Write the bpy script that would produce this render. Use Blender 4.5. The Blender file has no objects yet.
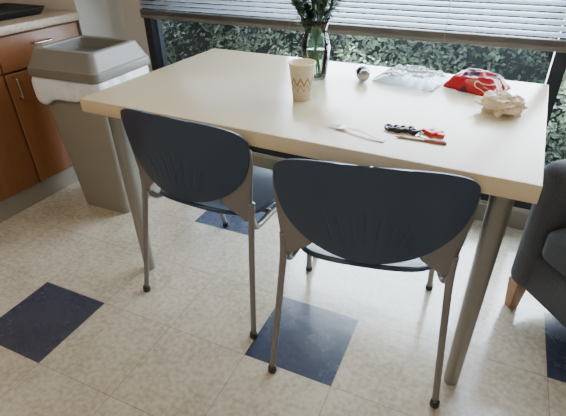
import bpy, bmesh, math, random
from mathutils import Vector, Matrix, noise
random.seed(7)
S=bpy.context.scene
COL=S.collection
# ---------------------------------------------------------------- materials
def mat(name,col,rough=.5,metal=0,spec=.5,bump=0,bscale=50,var=0,vscale=8,col2=None,coat=0,alpha=None,trans=0,emit=None):
    m=bpy.data.materials.new(name); m.use_nodes=True
    nt=m.node_tree; b=nt.nodes['Principled BSDF']
    b.inputs['Base Color'].default_value=(*col,1)
    b.inputs['Roughness'].default_value=rough
    b.inputs['Metallic'].default_value=metal
    b.inputs['Specular IOR Level'].default_value=spec
    if coat: b.inputs['Coat Weight'].default_value=coat; b.inputs['Coat Roughness'].default_value=.15
    if emit: b.inputs['Emission Color'].default_value=(*emit[:3],1); b.inputs['Emission Strength'].default_value=emit[3]
    tc=nt.nodes.new('ShaderNodeTexCoord')
    if var or col2:
        n=nt.nodes.new('ShaderNodeTexNoise'); n.inputs['Scale'].default_value=vscale; n.inputs['Detail'].default_value=6
        nt.links.new(tc.outputs['Object'],n.inputs['Vector'])
        r=nt.nodes.new('ShaderNodeValToRGB')
        c2=col2 if col2 else tuple(c*(1-var) for c in col)
        r.color_ramp.elements[0].color=(*c2,1); r.color_ramp.elements[1].color=(*col,1)
        r.color_ramp.elements[0].position=.35; r.color_ramp.elements[1].position=.65
        nt.links.new(n.outputs['Fac'],r.inputs['Fac']); nt.links.new(r.outputs['Color'],b.inputs['Base Color'])
    if bump:
        n2=nt.nodes.new('ShaderNodeTexNoise'); n2.inputs['Scale'].default_value=bscale; n2.inputs['Detail'].default_value=4
        nt.links.new(tc.outputs['Object'],n2.inputs['Vector'])
        bu=nt.nodes.new('ShaderNodeBump'); bu.inputs['Strength'].default_value=bump; bu.inputs['Distance'].default_value=.01
        nt.links.new(n2.outputs['Fac'],bu.inputs['Height']); nt.links.new(bu.outputs['Normal'],b.inputs['Normal'])
    return m
def see_through(name,tint,gl=.1,rough=.05,diff=0,dcol=(1,1,1)):
    m=bpy.data.materials.new(name); m.use_nodes=True; nt=m.node_tree; nt.nodes.clear()
    o=nt.nodes.new('ShaderNodeOutputMaterial'); t=nt.nodes.new('ShaderNodeBsdfTransparent'); t.inputs[0].default_value=(*tint,1)
    g=nt.nodes.new('ShaderNodeBsdfGlossy'); g.inputs['Roughness'].default_value=rough
    lw=nt.nodes.new('ShaderNodeLayerWeight'); lw.inputs[0].default_value=gl
    mx=nt.nodes.new('ShaderNodeMixShader')
    nt.links.new(lw.outputs['Fresnel'],mx.inputs[0]); nt.links.new(t.outputs[0],mx.inputs[1]); nt.links.new(g.outputs[0],mx.inputs[2])
    last=mx
    if diff:
        d=nt.nodes.new('ShaderNodeBsdfDiffuse'); d.inputs[0].default_value=(*dcol,1)
        m2=nt.nodes.new('ShaderNodeMixShader'); m2.inputs[0].default_value=diff
        nt.links.new(mx.outputs[0],m2.inputs[1]); nt.links.new(d.outputs[0],m2.inputs[2]); last=m2
    nt.links.new(last.outputs[0],o.inputs[0]); return m
M={}
M['wall']=mat('wall_paint',(.46,.42,.36),.7,bump=.15,bscale=120)
M['ceil']=mat('ceiling_paint',(.75,.74,.70),.8,bump=.2,bscale=60)
M['frame']=mat('window_frame_metal',(.02,.022,.028),.4,metal=.3)
def slatmat():
    m=mat('blind_slat',(.62,.68,.75),.4); nt=m.node_tree; b=nt.nodes['Principled BSDF']; o=[n for n in nt.nodes if n.type=='OUTPUT_MATERIAL'][0]
    t=nt.nodes.new('ShaderNodeBsdfTranslucent'); t.inputs[0].default_value=(.70,.78,.88,1)
    mx=nt.nodes.new('ShaderNodeMixShader'); mx.inputs[0].default_value=.3
    nt.links.new(b.outputs[0],mx.inputs[1]); nt.links.new(t.outputs[0],mx.inputs[2]); nt.links.new(mx.outputs[0],o.inputs[0]); return m
M['slat']=slatmat()
M['slatrail']=mat('blind_rail',(.15,.14,.125),.5,var=.2)
M['cord']=mat('cord',(.35,.32,.28),.8)
M['table']=mat('table_laminate',(.55,.445,.285),.25,var=.03,vscale=2,spec=.8)
M['leg']=mat('table_leg_metal',(.29,.27,.235),.35,metal=.6)
M['shell']=mat('chair_plastic',(.020,.036,.066),.38,bump=.08,bscale=400)
M['cframe']=mat('chair_frame_grey',(.18,.165,.155),.4,metal=.3)
M['black']=mat('black_rubber',(.015,.015,.017),.5)
M['bin']=mat('bin_plastic',(.235,.212,.165),.5,var=.06,bump=.1,bscale=200)
M['binlid']=mat('bin_lid_plastic',(.165,.152,.125),.45,var=.08)
M['lidin']=mat('bin_lid_inside_shade',(.10,.09,.075),.6)  # lid plastic darkened to paint shade into the opening's recess
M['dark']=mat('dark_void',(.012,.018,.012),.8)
M['chrome']=mat('handle_steel',(.4,.4,.4),.25,metal=1)
M['counter']=mat('countertop',(.42,.32,.21),.35,col2=(.30,.22,.14),vscale=90)
M['kick']=mat('vinyl_base',(.26,.235,.19),.5)
M['fabric']=mat('armchair_fabric',(.088,.090,.098),.9,bump=.5,bscale=500,col2=(.056,.058,.065),vscale=300)
M['legwood']=mat('armchair_leg_wood',(.42,.20,.08),.4,var=.3,vscale=20)
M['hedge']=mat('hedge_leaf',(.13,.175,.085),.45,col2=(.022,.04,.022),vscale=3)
M['soil']=mat('soil',(.10,.075,.05),.95,var=.4,bump=.6)
M['leaf']=mat('bouquet_leaf',(.030,.065,.026),.45,var=.5,vscale=20)
M['stem']=mat('stem',(.08,.14,.05),.5)
M['white']=mat('white_plastic',(.9,.9,.87),.3)
M['napkin']=mat('paper_napkin',(.80,.68,.50),.9,bump=.6,bscale=60)
M['red']=mat('red_plastic',(.60,.015,.022),.3)
M['steel']=mat('pen_steel',(.45,.36,.30),.3,metal=.6)
M['orange']=mat('pen_barrel',(.42,.10,.09),.35)
M['glass']=see_through('vase_glass',(.80,.90,.86),.35)
M['water']=see_through('vase_water',(.62,.74,.64),.2)
M['pane']=see_through('window_pane',(.92,.95,.97),.12,.02,diff=.015,dcol=(.8,.9,1))
M['film']=see_through('clear_bag_film',(.80,.89,.98),.36,.12,diff=.07,dcol=(.55,.75,.95))
M['bag']=mat('bin_liner',(.66,.67,.69),.35,bump=.5,bscale=40)
M['lamp']=mat('lamp_diffuser',(.9,.9,.9),.5,emit=(1,.9,.75,4))
def wood():
    m=mat('cabinet_wood',(.40,.15,.045),.36); nt=m.node_tree; b=nt.nodes['Principled BSDF']
    tc=nt.nodes.new('ShaderNodeTexCoord'); mp=nt.nodes.new('ShaderNodeMapping'); mp.inputs['Scale'].default_value=(14,14,1.2)
    n=nt.nodes.new('ShaderNodeTexNoise'); n.inputs['Scale'].default_value=3; n.inputs['Detail'].default_value=8; n.inputs['Distortion'].default_value=1.2
    r=nt.nodes.new('ShaderNodeValToRGB'); r.color_ramp.elements[0].color=(.165,.060,.020,1); r.color_ramp.elements[1].color=(.27,.108,.036,1)
    nt.links.new(tc.outputs['Object'],mp.inputs[0]); nt.links.new(mp.outputs[0],n.inputs['Vector']); nt.links.new(n.outputs['Fac'],r.inputs[0]); nt.links.new(r.outputs[0],b.inputs['Base Color'])
    return m
M['wood']=wood()
T=.305
def tilemat(name,c1,c2,seam,rough):
    m=mat(name,c1,rough,spec=.85); nt=m.node_tree; b=nt.nodes['Principled BSDF']; L=nt.links.new
    tc=nt.nodes.new('ShaderNodeTexCoord')
    n=nt.nodes.new('ShaderNodeTexNoise'); n.inputs['Scale'].default_value=5; n.inputs['Detail'].default_value=14; n.inputs['Roughness'].default_value=.72
    L(tc.outputs['Object'],n.inputs['Vector'])
    n1=nt.nodes.new('ShaderNodeTexNoise'); n1.inputs['Scale'].default_value=60; n1.inputs['Detail'].default_value=5
    L(tc.outputs['Object'],n1.inputs['Vector'])
    ad=nt.nodes.new('ShaderNodeMath'); ad.operation='MULTIPLY_ADD'; ad.inputs[1].default_value=.5
    mu=nt.nodes.new('ShaderNodeMath'); mu.operation='MULTIPLY'; mu.inputs[1].default_value=.5
    L(n1.outputs['Fac'],mu.inputs[0]); L(n.outputs['Fac'],ad.inputs[0]); L(mu.outputs[0],ad.inputs[2])
    r=nt.nodes.new('ShaderNodeValToRGB'); r.color_ramp.elements[0].color=(*c2,1); r.color_ramp.elements[1].color=(*c1,1)
    r.color_ramp.elements[0].position=.38; r.color_ramp.elements[1].position=.56
    L(ad.outputs[0],r.inputs[0])
    sx=nt.nodes.new('ShaderNodeSeparateXYZ'); L(tc.outputs['Object'],sx.inputs[0])
    def seam2(o):
        mo=nt.nodes.new('ShaderNodeMath'); mo.operation='MODULO'; mo.inputs[1].default_value=T
        a=nt.nodes.new('ShaderNodeMath'); a.operation='ADD'; a.inputs[1].default_value=T*40
        L(o,a.inputs[0]); L(a.outputs[0],mo.inputs[0])
        l=nt.nodes.new('ShaderNodeMath'); l.operation='LESS_THAN'; l.inputs[1].default_value=.002
        L(mo.outputs[0],l.inputs[0]); return l
    a=seam2(sx.outputs[0]); c=seam2(sx.outputs[1])
    mxm=nt.nodes.new('ShaderNodeMath'); mxm.operation='MAXIMUM'; L(a.outputs[0],mxm.inputs[0]); L(c.outputs[0],mxm.inputs[1])
    mix=nt.nodes.new('ShaderNodeMix'); mix.data_type='RGBA'
    L(mxm.outputs[0],mix.inputs[0]); L(r.outputs[0],mix.inputs[6]); mix.inputs[7].default_value=(*seam,1)
    L(mix.outputs[2],b.inputs['Base Color'])
    rr=nt.nodes.new('ShaderNodeMapRange'); rr.inputs[3].default_value=rough*.4; rr.inputs[4].default_value=rough*1.6
    L(n.outputs['Fac'],rr.inputs[0]); L(rr.outputs[0],b.inputs['Roughness'])
    n3=nt.nodes.new('ShaderNodeTexNoise'); n3.inputs['Scale'].default_value=14; n3.inputs['Detail'].default_value=5; L(tc.outputs['Object'],n3.inputs['Vector'])
    bu=nt.nodes.new('ShaderNodeBump'); bu.inputs['Strength'].default_value=.12; bu.inputs['Distance'].default_value=.01
    L(n3.outputs['Fac'],bu.inputs['Height']); L(bu.outputs[0],b.inputs['Normal'])
    return m
M['tileW']=tilemat('floor_tile_white',(.46,.405,.315),(.305,.262,.195),(.20,.175,.14),.17)  # darker second tone paints soft shadows and scuffs into the tile colour
M['tileB']=tilemat('floor_tile_blue',(.027,.034,.058),(.040,.047,.074),(.04,.04,.05),.26)
def chipmat():
    m=mat('snack_bag_foil',(.6,.02,.03),.22); nt=m.node_tree; b=nt.nodes['Principled BSDF']; L=nt.links.new
    tc=nt.nodes.new('ShaderNodeTexCoord'); v=nt.nodes.new('ShaderNodeTexNoise'); v.inputs['Scale'].default_value=22; v.inputs['Detail'].default_value=0
    L(tc.outputs['Object'],v.inputs['Vector']); r=nt.nodes.new('ShaderNodeValToRGB'); r.color_ramp.interpolation='CONSTANT'
    e=r.color_ramp.elements; e[0].color=(.08,.01,.04,1); e[0].position=0; e[1].color=(.45,.006,.014,1); e[1].position=.36
    x=e.new(.66); x.color=(.75,.50,.32,1)
    x=e.new(.70); x.color=(.36,.01,.02,1)
    L(v.outputs['Fac'],r.inputs[0]); L(r.outputs[0],b.inputs['Base Color']); return m
M['chip']=chipmat()
def cupmat():
    m=mat('paper_cup_print',(.85,.78,.6),.5); nt=m.node_tree; b=nt.nodes['Principled BSDF']; L=nt.links.new
    tc=nt.nodes.new('ShaderNodeTexCoord'); s=nt.nodes.new('ShaderNodeSeparateXYZ'); L(tc.outputs['Object'],s.inputs[0])
    at=nt.nodes.new('ShaderNodeMath'); at.operation='ARCTAN2'; L(s.outputs[1],at.inputs[0]); L(s.outputs[0],at.inputs[1])
    pp=nt.nodes.new('ShaderNodeMath'); pp.operation='PINGPONG'; pp.inputs[1].default_value=.314; L(at.outputs[0],pp.inputs[0])
    ms=nt.nodes.new('ShaderNodeMath'); ms.operation='MULTIPLY_ADD'; ms.inputs[1].default_value=.07; L(pp.outputs[0],ms.inputs[0]); L(s.outputs[2],ms.inputs[2])
    def band(lo,hi):
        g=nt.nodes.new('ShaderNodeMath'); g.operation='GREATER_THAN'; g.inputs[1].default_value=lo; L(ms.outputs[0],g.inputs[0])
        l=nt.nodes.new('ShaderNodeMath'); l.operation='LESS_THAN'; l.inputs[1].default_value=hi; L(ms.outputs[0],l.inputs[0])
        k=nt.nodes.new('ShaderNodeMath'); k.operation='MULTIPLY'; L(g.outputs[0],k.inputs[0]); L(l.outputs[0],k.inputs[1]); return k
    k1=band(.052,.058); k2=band(.068,.080)
    ad=nt.nodes.new('ShaderNodeMath'); ad.operation='MAXIMUM'; L(k1.outputs[0],ad.inputs[0]); L(k2.outputs[0],ad.inputs[1])
    mx=nt.nodes.new('ShaderNodeMix'); mx.data_type='RGBA'; L(ad.outputs[0],mx.inputs[0]); mx.inputs[6].default_value=(.84,.73,.52,1); mx.inputs[7].default_value=(.46,.30,.17,1)
    L(mx.outputs[2],b.inputs['Base Color']); return m
M['cup']=cupmat()
# ---------------------------------------------------------------- helpers
def empty(name,loc=(0,0,0),rz=0):
    e=bpy.data.objects.new(name,None); COL.objects.link(e); e.location=loc; e.rotation_euler=(0,0,rz); e.empty_display_size=.1; return e
def fin(bm,name,m,parent=None,smooth=False,loc=(0,0,0),rot=(0,0,0),mods=None):
    bmesh.ops.recalc_face_normals(bm,faces=bm.faces[:])
    me=bpy.data.meshes.new(name); bm.to_mesh(me); bm.free()
    for mm in (m if isinstance(m,list) else [m]): me.materials.append(mm)
    if smooth: me.polygons.foreach_set('use_smooth',[True]*len(me.polygons))
    o=bpy.data.objects.new(name,me); COL.objects.link(o); o.location=loc; o.rotation_euler=rot
    if parent: o.parent=parent
    return o
def box(name,c,s,m,parent=None,bev=0,seg=3,rot=(0,0,0),smooth=None):
    bm=bmesh.new(); bmesh.ops.create_cube(bm,size=1); bmesh.ops.scale(bm,vec=s,verts=bm.verts)
    if bev: bmesh.ops.bevel(bm,geom=bm.edges[:],offset=bev,segments=seg,profile=.5,affect='EDGES',clamp_overlap=True)
    return fin(bm,name,m,parent,smooth=bool(bev) if smooth is None else smooth,loc=c,rot=rot)
def b2(name,lo,hi,m,parent=None,bev=0,seg=3):
    return box(name,[(a+b)/2 for a,b in zip(lo,hi)],[b-a for a,b in zip(lo,hi)],m,parent,bev,seg)
def smoothpath(pts,n=8):
    P=[Vector(p) for p in pts]; out=[]
    for i in range(len(P)-1):
        p0=P[max(i-1,0)];p1=P[i];p2=P[i+1];p3=P[min(i+2,len(P)-1)]
        for k in range(n):
            t=k/n; out.append(.5*((2*p1)+(p2-p0)*t+(2*p0-5*p1+4*p2-p3)*t*t+(3*p1-p0-3*p2+p3)*t**3))
    out.append(P[-1]); return out
def tube_bm(bm,pts,rad,seg=12,sx=1):
    n=len(pts); rings=[]; up=None
    for i,p in enumerate(pts):
        d=(pts[min(i+1,n-1)]-pts[max(i-1,0)]).normalized()
        if up is None: up=d.orthogonal().normalized()
        up=(up-d*up.dot(d)).normalized(); s=d.cross(up)
        r=rad(i/(n-1)) if callable(rad) else rad
        rings.append([bm.verts.new(p+(up*math.cos(2*math.pi*k/seg)*sx+s*math.sin(2*math.pi*k/seg))*r) for k in range(seg)])
    for a,b in zip(rings,rings[1:]):
        for k in range(seg): bm.faces.new((a[k],a[(k+1)%seg],b[(k+1)%seg],b[k]))
    bm.faces.new(rings[0][::-1]); bm.faces.new(rings[-1])
def tube(name,pts,rad,m,parent=None,seg=14,n=8,sm=True):
    bm=bmesh.new(); P=smoothpath(pts,n) if sm else [Vector(p) for p in pts]
    tube_bm(bm,P,rad,seg); return fin(bm,name,m,parent,True)
def lathe(name,prof,m,parent=None,seg=40,loc=(0,0,0),rot=(0,0,0)):
    bm=bmesh.new(); R=[]
    for r,z in prof:
        if r<1e-6: R.append([bm.verts.new((0,0,z))])
        else: R.append([bm.verts.new((r*math.cos(2*math.pi*k/seg),r*math.sin(2*math.pi*k/seg),z)) for k in range(seg)])
    for a,b in zip(R,R[1:]):
        for k in range(seg):
            k2=(k+1)%seg
            if len(a)==1 and len(b)==1: continue
            if len(a)==1: bm.faces.new((a[0],b[k],b[k2]))
            elif len(b)==1: bm.faces.new((a[k],a[k2],b[0]))
            else: bm.faces.new((a[k],a[k2],b[k2],b[k]))
    return fin(bm,name,m,parent,True,loc,rot)
def leaf(bm,p,d,n,L,W):
    d=d.normalized(); s=d.cross(n)
    if s.length<1e-4: s=d.orthogonal()
    s.normalize(); u=s.cross(d)
    a=bm.verts.new(p); b=bm.verts.new(p+d*L*.45+s*W*.5+u*W*.15); c=bm.verts.new(p+d*L-u*L*.1); e=bm.verts.new(p+d*L*.45-s*W*.5+u*W*.15); f=bm.verts.new(p+d*L*.5)
    bm.faces.new((a,b,f)); bm.faces.new((b,c,f)); bm.faces.new((a,f,e)); bm.faces.new((f,c,e))
# ---------------------------------------------------------------- room shell
XL,XR,YB,YW,ZC=-1.42,3.0,-3.0,1.05,2.6
ta=.0499
bm=bmesh.new(); blue={(-3,-1),(0,0),(3,1),(-2,2),(1,3),(2,-2),(-1,-3),(5,-1),(4,4),(-5,-5)}
vc={}
def gv(i,j):
    if (i,j) not in vc: vc[(i,j)]=bm.verts.new((i*T,j*T,0))
    return vc[(i,j)]
for i in range(-8,9):
    for j in range(-11,4):
        f=bm.faces.new((gv(i,j),gv(i+1,j),gv(i+1,j+1),gv(i,j+1))); f.material_index=1 if (i,j) in blue else 0
fl=fin(bm,'floor',[M['tileW'],M['tileB']],loc=(.681,-.150,0),rot=(0,0,ta))
for p in fl.data.polygons:
    if p.normal.z<0: p.flip()
b2('wall_left',(XL-.1,YB,0),(XL,YW+.1,ZC),M['wall'])
b2('wall_right',(XR,YB,0),(XR+.1,YW+.1,ZC),M['wall'])
b2('wall_back',(XL-.1,YB-.1,0),(XR+.1,YB,ZC),M['wall'])
b2('ceiling',(XL-.1,YB-.1,ZC),(XR+.1,YW+.1,ZC+.1),M['ceil'])
b2('wall_pier',(XL,.735,0),(-.80,YW,ZC),M['wall'])
b2('wall_window_left',(XL,YW,0),(-.66,YW+.12,ZC),M['wall'])
b2('wall_window_right',(2.55,YW,0),(XR,YW+.12,ZC),M['wall'])
b2('wall_window_bottom',(-.66,YW,0),(2.55,YW+.12,.10),M['wall'])
b2('wall_window_top',(-.66,YW,2.3),(2.55,YW+.12,ZC),M['wall'])
b2('baseboard_window',(-.80,YW-.012,0),(2.55,YW,.09),M['kick'],bev=.003)
w=empty('window_1')
b2('frame_bottom',(-.66,YW+.01,.10),(2.55,YW+.09,.16),M['frame'],w)
b2('frame_top',(-.66,YW+.01,2.24),(2.55,YW+.09,2.30),M['frame'],w)
for i,x in enumerate((-.66,1.385,2.5)):
    b2('frame_post_%d'%(i+1),(x,YW+.005,.16),(x+.05,YW+.09,2.24),M['frame'],w)
b2('glass',(-.61,YW+.05,.16),(2.5,YW+.055,2.24),M['pane'],w)
# blinds
bl=empty('window_blind')
bm=bmesh.new(); z0=.858; sp=.0215; x0,x1=-.63,2.52; yb=YW-.035
def slat(bm,z,ang,wd=.025,y=yb):
    pts=[]
    for k in range(5):
        t=(k/4-.5); yy=t*wd*math.cos(ang); zz=t*wd*math.sin(ang)+.003*(1-4*t*t)
        pts.append((y+yy,z+zz))
    a=[bm.verts.new((x0,q[0],q[1])) for q in pts]; b=[bm.verts.new((x1,q[0],q[1])) for q in pts]
    for k in range(4): bm.faces.new((a[k],b[k],b[k+1],a[k+1]))
k=0
while z0+k*sp<2.22:
    slat(bm,z0+k*sp,math.radians(29)); k+=1
o=fin(bm,'slats',M['slat'],bl,True); md=o.modifiers.new('s','SOLIDIFY'); md.thickness=.0007
bm=bmesh.new()
for k in range(6): slat(bm,.822+k*.0035,math.radians(4+k))
o=fin(bm,'slat_stack',M['slatrail'],bl,True); md=o.modifiers.new('s','SOLIDIFY'); md.thickness=.0012
b2('bottom_rail',(x0,yb-.014,.801),(x1,yb+.014,.819),M['slatrail'],bl,bev=.004)
b2('head_rail',(x0,yb-.02,2.22),(x1,yb+.02,2.26),M['slat'],bl,bev=.004)
for i,x in enumerate((-.45,.28,.98,1.68,2.35)):
    for s in (-1,1):
        tube('ladder_cord_%d_%d'%(i,s),[(x,yb+s*.0135,.811),(x,yb+s*.0135,2.23)],.0011,M['cord'],bl,seg=6,sm=False)
# ---------------------------------------------------------------- outdoors
b2('ground_outside',(-6,YW+.12,-.12),(7,9,-.02),M['soil'])
bm=bmesh.new()
for i in range(26000):
    x=random.uniform(-1.9,3.2); a=random.random()
    if a<.75:
        z=random.uniform(0,.95); y=1.42+.38*(z/.95)**1.5
    else:
        z=.95+random.uniform(-.02,.1); y=random.uniform(1.75,2.3)
    nz=noise.noise(Vector((x*2.6,y*2.6,z*3.2)))*.26+noise.noise(Vector((x*8,y*8,z*8)))*.12
    p=Vector((x,y-nz+random.uniform(-.02,.05),z+nz*.4))
    d=Vector((random.uniform(-1,1),random.uniform(-1,.2),random.uniform(-.9,.5)))
    leaf(bm,p,d,Vector((random.uniform(-.5,.5),-1,random.uniform(.2,1.2))),random.uniform(.025,.048),random.uniform(.012,.024))
hedge=empty('hedge')
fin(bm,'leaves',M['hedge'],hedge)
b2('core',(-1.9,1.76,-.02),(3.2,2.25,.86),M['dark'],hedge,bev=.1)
# ---------------------------------------------------------------- table
tb=empty('dining_table')
W,D,H,TH=1.38,.783,.74,.046
b2('tabletop',(0,0,H-TH),(W,D,H),M['table'],tb,bev=.0025,seg=2)
for i,(x,y) in enumerate(((.085,.062),(1.312,.052),(.085,.72),(1.312,.72))):
    lathe('leg_%d'%(i+1),[(0,0),(.019,0),(.021,.004),(.021,.012),(.0215,.013),(.028,H-TH-.012),(.031,H-TH-.010),(.031,H-TH)],M['leg'],tb,loc=(x,y,0))
# ---------------------------------------------------------------- chairs
def chair(name,loc,rz):
    e=empty(name,loc,rz)
    zt,zm,zb,wm=.768,.694,.482,.241
    def hw(z):
        if z>zm: return wm*max(0,1-((z-zm)/(zt-zm))**2.8)**(1/2.3)
        return wm*max(0,1-((zm-z)/(zm-zb))**2.5)**.53
    def sy0(x,z): return -.272+(.775-z)*.10+.055*(x/.236)**2
    def groove(x,z):
        t=(z-.535)/.125
        if not -.1<t<1.1: return 0
        g=0
        for q in range(-3,4):
            xc=q*(.026+.014*t)
            tl=1-abs(q)*.08
            dd=abs(x-xc)
            if dd<.006 and 0<t<tl: g=max(g,(1-(dd/.006)**2)*min(1,t*6,(tl-t)*6))
        return g
    def sy(x,z): return sy0(x,z)+.0025*groove(x,z)
    N=150; rows=[]
    for j in range(45): rows.append(zm-(zm-zb)*math.cos(math.pi/2*j/44))
    for j in range(1,17): rows.append(zm+(zt-zm)*math.sin(math.pi/2*j/16))
    bm=bmesh.new(); g=[]
    for z in rows:
        h=max(hw(z),.012); g.append([bm.verts.new((h*(2*i/N-1),sy(h*(2*i/N-1),z),z)) for i in range(N+1)])
    for j in range(len(rows)-1):
        for i in range(N): bm.faces.new((g[j][i],g[j][i+1],g[j+1][i+1],g[j+1][i]))
    o=fin(bm,'backrest',M['shell'],e,True); md=o.modifiers.new('s','SOLIDIFY'); md.thickness=.007; md.offset=0
    for s in (-1,1):
        bm=bmesh.new(); g=[]
        for j in range(25):
            z=.435+(.685-.435)*j/24
            outer=.221+.022*min(1,(z-.435)/.2)
            inn=max(hw(z)*.96,.135 if z>.505 else .135+(.505-z)/.065*.067) if z>.445 else .2
            inn=min(inn,outer-.004)
            g.append([bm.verts.new((s*(inn+(outer-inn)*k/6),sy0(inn+(outer-inn)*k/6,z)+.006,z)) for k in range(7)])
        for a,b in zip(g,g[1:]):
            for k in range(6): bm.faces.new((a[k],a[k+1],b[k+1],b[k]))
        o=fin(bm,'bracket_%s'%('l' if s<0 else 'r'),M['cframe'],e,True); md=o.modifiers.new('s','SOLIDIFY'); md.thickness=.012; md.offset=0
        tube('rear_leg_%s'%('l' if s<0 else 'r'),[(s*.224,-.186,.50),(s*.224,-.189,.44),(s*.228,-.205,.35),(s*.25,-.26,.012)],lambda t:.012-.0025*t,M['cframe'],e)
        tube('front_leg_%s'%('l' if s<0 else 'r'),[(s*.222,-.185,.44),(s*.215,-.15,.390),(s*.205,-.05,.379),(s*.205,.07,.375),(s*.214,.13,.340),(s*.24,.26,.012)],.0108,M['cframe'],e)
        for nm,p in (('rear',(s*.25,-.26)),('front',(s*.24,.26))):
            lathe('foot_%s_%s'%(nm,'l' if s<0 else 'r'),[(0,0),(.012,0),(.0142,.004),(.0135,.020),(.011,.026),(0,.027)],M['black'],e,seg=20,loc=(p[0],p[1],0))
    bm=bmesh.new(); R=20; A=72; c=bm.verts.new((0,-.005,.401)); prev=None
    def spt(r,a):
        ca,sa=math.cos(a),math.sin(a); n=2.7
        k=(abs(ca)**n+abs(sa)**n)**(-1/n)
        x=.218*r*ca*k; y=-.008+.226*r*sa*k
        if sa<0: x*=1-.10*abs(sa)*r
        z=.401+.028*(abs(x)/.22)**2.5
        if y>.1: z-=.022*((y-.1)/.12)**2
        if y<-.09: z+=.066*((-.09-y)/.144)**1.8
        return (x,y,z)
    for j in range(1,R+1):
        ring=[bm.verts.new(spt(j/R,2*math.pi*k/A)) for k in range(A)]
        for k in range(A):
            k2=(k+1)%A
            if prev is None: bm.faces.new((c,ring[k],ring[k2]))
            else: bm.faces.new((prev[k],ring[k],ring[k2],prev[k2]))
        prev=ring
    o=fin(bm,'seat',M['shell'],e,True); md=o.modifiers.new('s','SOLIDIFY'); md.thickness=.014; md.offset=0
    tube('crossbar_1',[(-.205,-.04,.381),(.205,-.04,.381)],.009,M['cframe'],e,sm=False)
    tube('crossbar_2',[(-.205,.08,.374),(.205,.08,.374)],.009,M['cframe'],e,sm=False)
    return e
chair('dining_chair',(.984,.143,0),math.radians(12.5))
chair('dining_chair.001',(.430,.199,0),math.radians(-2))
# ---------------------------------------------------------------- trash bin
tr=empty('trash_bin',(-.448,.450,0),math.radians(4))
def rrect(w,d,r,n=6):
    out=[]
    for cx,cy,a0 in ((w/2-r,d/2-r,0),(-w/2+r,d/2-r,90),(-w/2+r,-d/2+r,180),(w/2-r,-d/2+r,270)):
        for k in range(n+1):
            a=math.radians(a0+90*k/n); out.append((cx+r*math.cos(a),cy+r*math.sin(a)))
    return out
def loft(name,secs,m,parent,capb=True,capt=False,fn=None,sharp=False,mi=None):
    bm=bmesh.new(); R=[]
    for w,d,r,z in secs:
        R.append([bm.verts.new(fn(x,y,z) if fn else (x,y,z)) for x,y in rrect(w,d,r)])
    for j,(a,b) in enumerate(zip(R,R[1:])):
        n=len(a)
        for k in range(n):
            f=bm.faces.new((a[k],a[(k+1)%n],b[(k+1)%n],b[k]))
            if mi: f.material_index=mi[j]
    if capb: bm.faces.new(R[0][::-1])
    if capt:
        f=bm.faces.new(R[-1])
        if mi: f.material_index=mi[-1]
    o=fin(bm,name,m,parent,True)
    if sharp:
        bb=bmesh.new(); bb.from_mesh(o.data)
        for ed in bb.edges:
            if len(ed.link_faces)==2 and ed.calc_face_angle(0)>math.radians(28): ed.smooth=False
        bb.to_mesh(o.data); bb.free()
    return o
loft('body',[(.27,.25,.025,0),(.275,.255,.025,.01),(.345,.325,.03,.645),(.36,.34,.03,.650),(.36,.34,.03,.675),(.335,.315,.03,.675),(.27,.24,.03,.02)],M['bin'],tr,sharp=True)
def crump(x,y,z):
    n=noise.noise(Vector((x*9,y*9,z*14)))
    k=1+.050*n+.035*noise.noise(Vector((x*30,y*30,z*22)))
    dz=.045*noise.noise(Vector((x*8+3,y*8,0))) if z<.645 else 0
    if z<.625: dz-=.03*max(0,-x/.2)
    return (x*k,y*k,z+dz)
bm=bmesh.new(); R=[]
def rr_dense(w,d,r): 
    p=rrect(w,d,r,5); out=[]
    for a,b in zip(p,p[1:]+p[:1]):
        L=math.dist(a,b); n=max(1,int(L/.010))
        for k in range(n): out.append((a[0]+(b[0]-a[0])*k/n,a[1]+(b[1]-a[1])*k/n))
    return out
base=rr_dense(.372,.345,.03)
for s,z in ((.95,.685),(1.0,.687),(1.015,.675),(1.035,.655),(1.045,.635),(1.035,.615),(1.02,.60),(1.0,.59)):
    R.append([bm.verts.new(crump(x*s,y*s,z)) for x,y in base])
for a,b in zip(R,R[1:]):
    n=len(a)
    for k in range(n): bm.faces.new((a[k],a[(k+1)%n],b[(k+1)%n],b[k]))
o=fin(bm,'liner_bag',M['bag'],tr,True); md=o.modifiers.new('s','SOLIDIFY'); md.thickness=.0015
loft('lid',[(.395,.365,.03,.677),(.40,.37,.03,.685),(.395,.365,.03,.715),(.385,.355,.03,.719),(.335,.295,.028,.785),(.325,.285,.026,.789),(.285,.240,.02,.789),(.28,.235,.02,.783),(.24,.20,.02,.745)],[M['binlid'],M['lidin']],tr,capb=False,capt=True,sharp=True,mi=[0]*7+[1,1])
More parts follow.
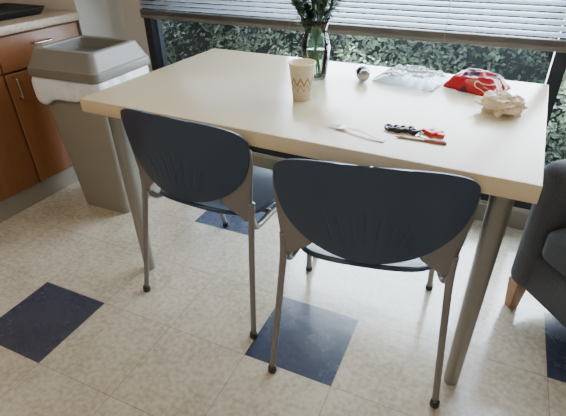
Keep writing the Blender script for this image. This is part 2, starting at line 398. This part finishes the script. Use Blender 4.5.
# ---------------------------------------------------------------- cabinets
cb=empty('base_cabinet')
FX=-.80
b2('carcass',(XL+.005,-1.3,.10),(FX-.02,.725,.825),M['wood'],cb)
b2('toe_kick',(XL+.005,-1.3,0),(FX-.015,.725,.10),M['kick'],cb)
b2('countertop',(XL+.005,-1.3,.825),(FX+.025,.730,.862),M['counter'],cb,bev=.004)
ys=[.72,.255,-.21,-.675,-1.14]
for i in range(4):
    y1,y0=ys[i]-.004,ys[i+1]+.004
    b2('drawer_front_%d'%(i+1),(FX-.019,y0,.665),(FX,y1,.815),M['wood'],cb,bev=.003)
    b2('door_%d'%(i+1),(FX-.019,y0,.105),(FX,y1,.655),M['wood'],cb,bev=.003)
    yc=(y0+y1)/2
    tube('drawer_pull_%d'%(i+1),[(FX-.001,yc-.05,.765),(FX+.022,yc-.045,.765),(FX+.026,yc-.03,.765),(FX+.026,yc+.03,.765),(FX+.022,yc+.045,.765),(FX-.001,yc+.05,.765)],.0045,M['chrome'],cb,seg=8,n=5)
    tube('door_pull_%d'%(i+1),[(FX-.001,y0+.035,.54),(FX+.022,y0+.035,.545),(FX+.026,y0+.035,.56),(FX+.026,y0+.035,.62),(FX+.022,y0+.035,.635),(FX-.001,y0+.035,.64)],.0045,M['chrome'],cb,seg=8,n=5)
tray=empty('serving_tray',(-1.06,.42,.862))
loft('tray_body',[(.30,.42,.04,0),(.34,.46,.05,.03),(.345,.465,.05,.032),(.33,.45,.045,.03),(.29,.41,.04,.006)],M['black'],tray,capb=True,capt=True)
# ---------------------------------------------------------------- armchair
ac=empty('armchair',(1.398,.485,0),math.radians(-48))
w_,d_=.70,.60
b2('base',(.02,.015,.12),(w_-.02,d_-.03,.30),M['fabric'],ac,bev=.03)
b2('arm_left',(0,0,.12),(.105,d_-.02,.60),M['fabric'],ac,bev=.045,seg=6)
b2('arm_right',(w_-.105,0,.12),(w_,d_-.02,.60),M['fabric'],ac,bev=.045,seg=6)
b2('seat_cushion',(.108,-.015,.295),(w_-.108,d_-.16,.42),M['fabric'],ac,bev=.04,seg=6)
b2('backrest',(.03,d_-.17,.28),(w_-.03,d_,.74),M['fabric'],ac,bev=.06,seg=6)
for i,(x,y) in enumerate(((.032,.045),(w_-.045,.05),(.05,d_-.07),(w_-.05,d_-.07))):
    bm=bmesh.new(); r1,r2=.017,.026
    a=[bm.verts.new((x+sx*r1,y+sy_*r1,0)) for sx,sy_ in ((-1,-1),(1,-1),(1,1),(-1,1))]
    b=[bm.verts.new((x+sx*r2,y+sy_*r2,.13)) for sx,sy_ in ((-1,-1),(1,-1),(1,1),(-1,1))]
    bm.faces.new(a[::-1]); bm.faces.new(b)
    for k in range(4): bm.faces.new((a[k],a[(k+1)%4],b[(k+1)%4],b[k]))
    bmesh.ops.bevel(bm,geom=bm.edges[:],offset=.003,segments=2,affect='EDGES')
    fin(bm,'leg_%d'%(i+1),M['legwood'],ac)
# ---------------------------------------------------------------- table things
vs=empty('flower_vase',(.62,.533,H))
K=1.22
lathe('glass',[(r*K,z) for r,z in [(0,0),(.030,0),(.034,.004),(.036,.03),(.040,.08),(.042,.11),(.036,.145),(.030,.165),(.034,.185),(.046,.203),(.044,.203),(.031,.184),(.027,.165),(.033,.145),(.039,.11),(.037,.08),(.033,.03),(.030,.01),(0,.008)]],M['glass'],vs)
lathe('water',[(r*K,z) for r,z in [(0,.009),(.029,.011),(.032,.03),(.036,.08),(.0365,.10),(0,.10)]],M['water'],vs)
bs=bmesh.new(); bf=bmesh.new(); rnd=random.Random(3)
for i in range(13):
    a=2*math.pi*i/13+rnd.uniform(-.2,.2); sp_=rnd.uniform(.02,.12); hh=rnd.uniform(.25,.40)
    p0=Vector((-.022*math.cos(a),-.022*math.sin(a),.015)); p1=Vector((.012*math.cos(a),.012*math.sin(a),.165)); p2=Vector((sp_*.6*math.cos(a),sp_*.6*math.sin(a),hh*.75)); p3=Vector((sp_*1.2*math.cos(a),sp_*1.2*math.sin(a),hh))
    P=smoothpath([p0,p1,p2,p3],6); tube_bm(bs,P,.0022,6)
    for k in range(10,len(P)):
        for q in range(4):
            d=(P[k]-P[k-1]).normalized()*.4+Vector((rnd.uniform(-1,1),rnd.uniform(-1,1),rnd.uniform(-.3,.7)))
            leaf(bf,P[k],d,Vector((0,0,1)),rnd.uniform(.035,.06),rnd.uniform(.014,.024))
fin(bs,'stems',M['stem'],vs,True); fin(bf,'leaves',M['leaf'],vs)
cup=empty('paper_cup',(.677,.300,H))
lathe('cup_body',[(0,.004),(.027,.004),(.028,0),(.029,0),(.0415,.113),(.0435,.113),(.044,.116),(.0425,.118),(.0405,.116),(.028,.008),(0,.008)],M['cup'],cup)
jar=empty('glass_jar',(.784,.583,H+.0245),math.radians(25))
lathe('jar_body',[(0,-.03),(.020,-.03),(.0235,-.026),(.0235,.015),(.018,.022),(.018,.033),(.016,.033),(.016,.021),(.0215,.014),(.0215,-.024),(0,-.027)],M['glass'],jar,rot=(math.radians(90),0,0))
lathe('jar_lid',[(0,.026),(.0195,.026),(.0195,.040),(.017,.042),(0,.042)],M['chrome'],jar,rot=(math.radians(90),0,0))
lathe('jar_contents',[(0,-.026),(.0205,-.024),(.0205,.012),(.015,.02),(0,.02)],M['dark'],jar,rot=(math.radians(90),0,0))
def sheet(name,w,d,loc,rz,n=60,seed=0,top=None):
    e=empty(name,loc,rz)
    bm=bmesh.new(); g=[]
    for j in range(n+1):
        row=[]
        for i in range(n+1):
            u=2*i/n-1; v=2*j/n-1
            ed=(1-u**4)*(1-v**4)
            z=top(u,v,ed,seed)
            x=u*w/2*(1+.06*noise.noise(Vector((v*2,seed,0)))); y=v*d/2*(1+.08*noise.noise(Vector((u*2,seed,5))))
            row.append(bm.verts.new((x,y,z)))
        g.append(row)
    for a,b in zip(g,g[1:]):
        for i in range(n): bm.faces.new((a[i],a[i+1],b[i+1],b[i]))
    mz=min(v.co.z for v in bm.verts)
    for v in bm.verts: v.co.z-=mz-.0008
    return e,bm
def ridged(p): return 1-abs(noise.noise(p))*2
e,bm=sheet('plastic_bag',.225,.185,(.947,.650,H),math.radians(-12),n=90,seed=2,
  top=lambda u,v,ed,s: ed**.5*(.010+.016*ridged(Vector((u*1.5+s,v*1.5,s)))+.010*ridged(Vector((u*4,v*4,s)))+.004*ridged(Vector((u*9,v*9,s)))))
fin(bm,'film',M['film'],e,True)
e,bm=sheet('snack_bag',.178,.125,(1.165,.638,H),math.radians(-20),seed=5,
  top=lambda u,v,ed,s: (ed**.7)*(.044+.012*ridged(Vector((u*1.3+s,v*1.3,s)))+.006*noise.noise(Vector((u*4,v*4,s))))+(.007*abs(math.sin(v*9))*(max(0,abs(u)-.8)/.2)))
bmesh.ops.holes_fill(bm,edges=[x for x in bm.edges if x.is_boundary],sides=0)
fin(bm,'foil',M['chip'],e,True)
nk=empty('crumpled_napkin',(1.254,.424,H))
bm=bmesh.new(); bmesh.ops.create_icosphere(bm,subdivisions=5,radius=1)
for v in bm.verts:
    c=v.co.copy(); k=.70+.55*ridged(c*1.7+Vector((4,1,7)))*.6+.30*noise.noise(c*3.2)+.18*ridged(c*5)
    v.co=Vector((c.x*.060*k,c.y*.042*k,c.z*.030*k))
mz=min(v.co.z for v in bm.verts)
for v in bm.verts: v.co.z-=mz
for v in bm.verts: v.co.z=max(0,v.co.z-.008)
fin(bm,'paper',M['napkin'],nk)
# plastic fork
sp=empty('plastic_fork',(.852,.124,H),math.atan2(-.045,.161))
bm=bmesh.new()
def strip(fn,x0_,x1_,n):
    g=[]
    for i in range(n+1):
        x=x0_+(x1_-x0_)*i/n; c,w,z=fn(x); g.append([bm.verts.new((x,c+s*w,z-.002*(1-s*s))) for s in (-1,-.5,0,.5,1)])
    for a,b in zip(g,g[1:]):
        for k in range(4): bm.faces.new((a[k],a[k+1],b[k+1],b[k]))
def zf(x): return .0035+.009*math.sin(math.pi*min(1,max(0,(x-.015)/.155)))
strip(lambda x:(0,(.0135 if x<.036 else .0135-(x-.036)/.018*.0092) if x<.054 else .0043+.0016*(x-.054)/.11,zf(x)),.022,.168,36)
for q in (-1.5,-.5,.5,1.5):
    strip(lambda x:(q*.0073,.0022 if x>.004 else .0022*max(.2,x/.004),zf(x)),-.004,.023,8)
o=fin(bm,'fork_body',M['white'],sp,True); md=o.modifiers.new('s','SOLIDIFY'); md.thickness=.0018
# coil key chain + red tag
kc=empty('coil_keychain',(.985,.160,H),math.radians(9))
pts=[]
for t in range(241):
    a=t*2*math.pi/30; cx=.012+.078*t/240; pts.append(Vector((cx+.010*math.cos(a),.013*math.sin(a)+.004*math.sin(t*.05),.0075+.0035*math.cos(a*.5))))
bm=bmesh.new(); tube_bm(bm,pts,.0036,8); fin(bm,'coil',M['black'],kc,True)
tube('loop',[(.094,0,.006),(.105,.010,.004),(.114,.004,.004),(.108,-.008,.004),(.096,-.002,.006)],.0018,M['chrome'],kc,seg=8)
box('tag',(.131,.006,.0065),(.044,.042,.012),M['red'],kc,bev=.005,rot=(0,0,.7))
box('tag_window',(.129,.004,.0128),(.012,.010,.002),M['black'],kc,bev=.0008,rot=(0,0,.7))
box('tag_clip',(.152,-.012,.006),(.020,.016,.010),M['red'],kc,bev=.003,rot=(0,0,-.3))
bm=bmesh.new()
out=[(0,-.004),(.034,-.0035),(.038,0),(.034,.004),(.030,.0025),(.027,.004),(.023,.0025),(.019,.004),(.014,.004),(0,.004)]
hd=[(-.010+.011*math.cos(a),.011*math.sin(a)) for a in [math.radians(35+290*k/16) for k in range(17)]]
vv=[bm.verts.new((x,y,0)) for x,y in out+hd]
bm.faces.new(vv); ex=bmesh.ops.extrude_face_region(bm,geom=bm.faces[:])
for v_ in ex['geom']:
    if isinstance(v_,bmesh.types.BMVert): v_.co.z+=.002
fin(bm,'key',M['chrome'],kc,loc=(.100,-.020,.0002),rot=(0,0,-.5))
pn=empty('ballpoint_pen',(1.03,.122,H),math.radians(3))
tube('barrel',[(.012,0,.0036),(.075,0,.0036)],.0033,M['steel'],pn,sm=False)
tube('barrel_end',[(.075,0,.0036),(.130,0,.0036)],.0035,M['orange'],pn,sm=False)
lathe('tip',[(0,-.014),(.001,-.013),(.0033,0),(.0033,.002)],M['steel'],pn,seg=14,loc=(.012,0,.0036),rot=(0,math.radians(90),0))
tube('clip',[(.085,0,.0080),(.120,0,.0084),(.126,0,.0068)],.0012,M['steel'],pn,seg=8)
# ---------------------------------------------------------------- lights
def panel(name,x,y,en):
    e=empty(name,(x,y,ZC))
    b2('housing',(-.62,-.17,-.05),(.62,.17,0),M['ceil'],e,bev=.005)
    b2('diffuser',(-.59,-.14,-.056),(.59,.14,-.050),M['lamp'],e)
    L=bpy.data.lights.new(name+'_light','AREA'); L.shape='RECTANGLE'; L.size=1.15; L.size_y=.26; L.energy=en; L.color=(1,.82,.60)
    o=bpy.data.objects.new('tube_light',L); COL.objects.link(o); o.parent=e; o.location=(0,0,-.06)
panel('ceiling_lamp',.0,-1.5,26)
panel('ceiling_lamp.001',1.9,-1.3,6)
sun=bpy.data.lights.new('sun','SUN'); sun.energy=5.0; sun.angle=math.radians(2); sun.color=(1,.95,.85)
so=bpy.data.objects.new('sun',sun); COL.objects.link(so); so.rotation_euler=Vector((-.5,-.15,1.0)).to_track_quat('Z','Y').to_euler()
L=bpy.data.lights.new('window_daylight','AREA'); L.shape='RECTANGLE'; L.size=2.2; L.size_y=1.9; L.energy=340; L.color=(.84,.92,1)
o=bpy.data.objects.new('window_daylight',L); COL.objects.link(o); o.location=(1.15,1.30,1.35); o.rotation_euler=(math.radians(-75),0,0)
wd=bpy.data.worlds.new('sky'); S.world=wd; wd.use_nodes=True; nt=wd.node_tree; bg=nt.nodes['Background']
tc=nt.nodes.new('ShaderNodeTexCoord'); sx=nt.nodes.new('ShaderNodeSeparateXYZ'); rp=nt.nodes.new('ShaderNodeValToRGB')
rp.color_ramp.elements[0].color=(.85,.92,1,1); rp.color_ramp.elements[1].color=(.45,.65,1,1); rp.color_ramp.elements[1].position=.8
nt.links.new(tc.outputs['Generated'],sx.inputs[0]); nt.links.new(sx.outputs[2],rp.inputs[0]); nt.links.new(rp.outputs[0],bg.inputs[0]); bg.inputs[1].default_value=2.1
# ---------------------------------------------------------------- camera
cam=bpy.data.cameras.new('camera'); co=bpy.data.objects.new('camera',cam); COL.objects.link(co); S.camera=co
r=Vector((.8884,.4588,-.0170)); u=Vector((-.2312,.4792,.8467)); f=Vector((-.3966,.7483,-.5318))
co.matrix_world=Matrix(((r.x,u.x,-f.x,1.2792),(r.y,u.y,-f.y,-.9811),(r.z,u.z,-f.z,1.2139),(0,0,0,1)))
cam.sensor_width=36; cam.lens=449.25/566*36; cam.clip_start=.05
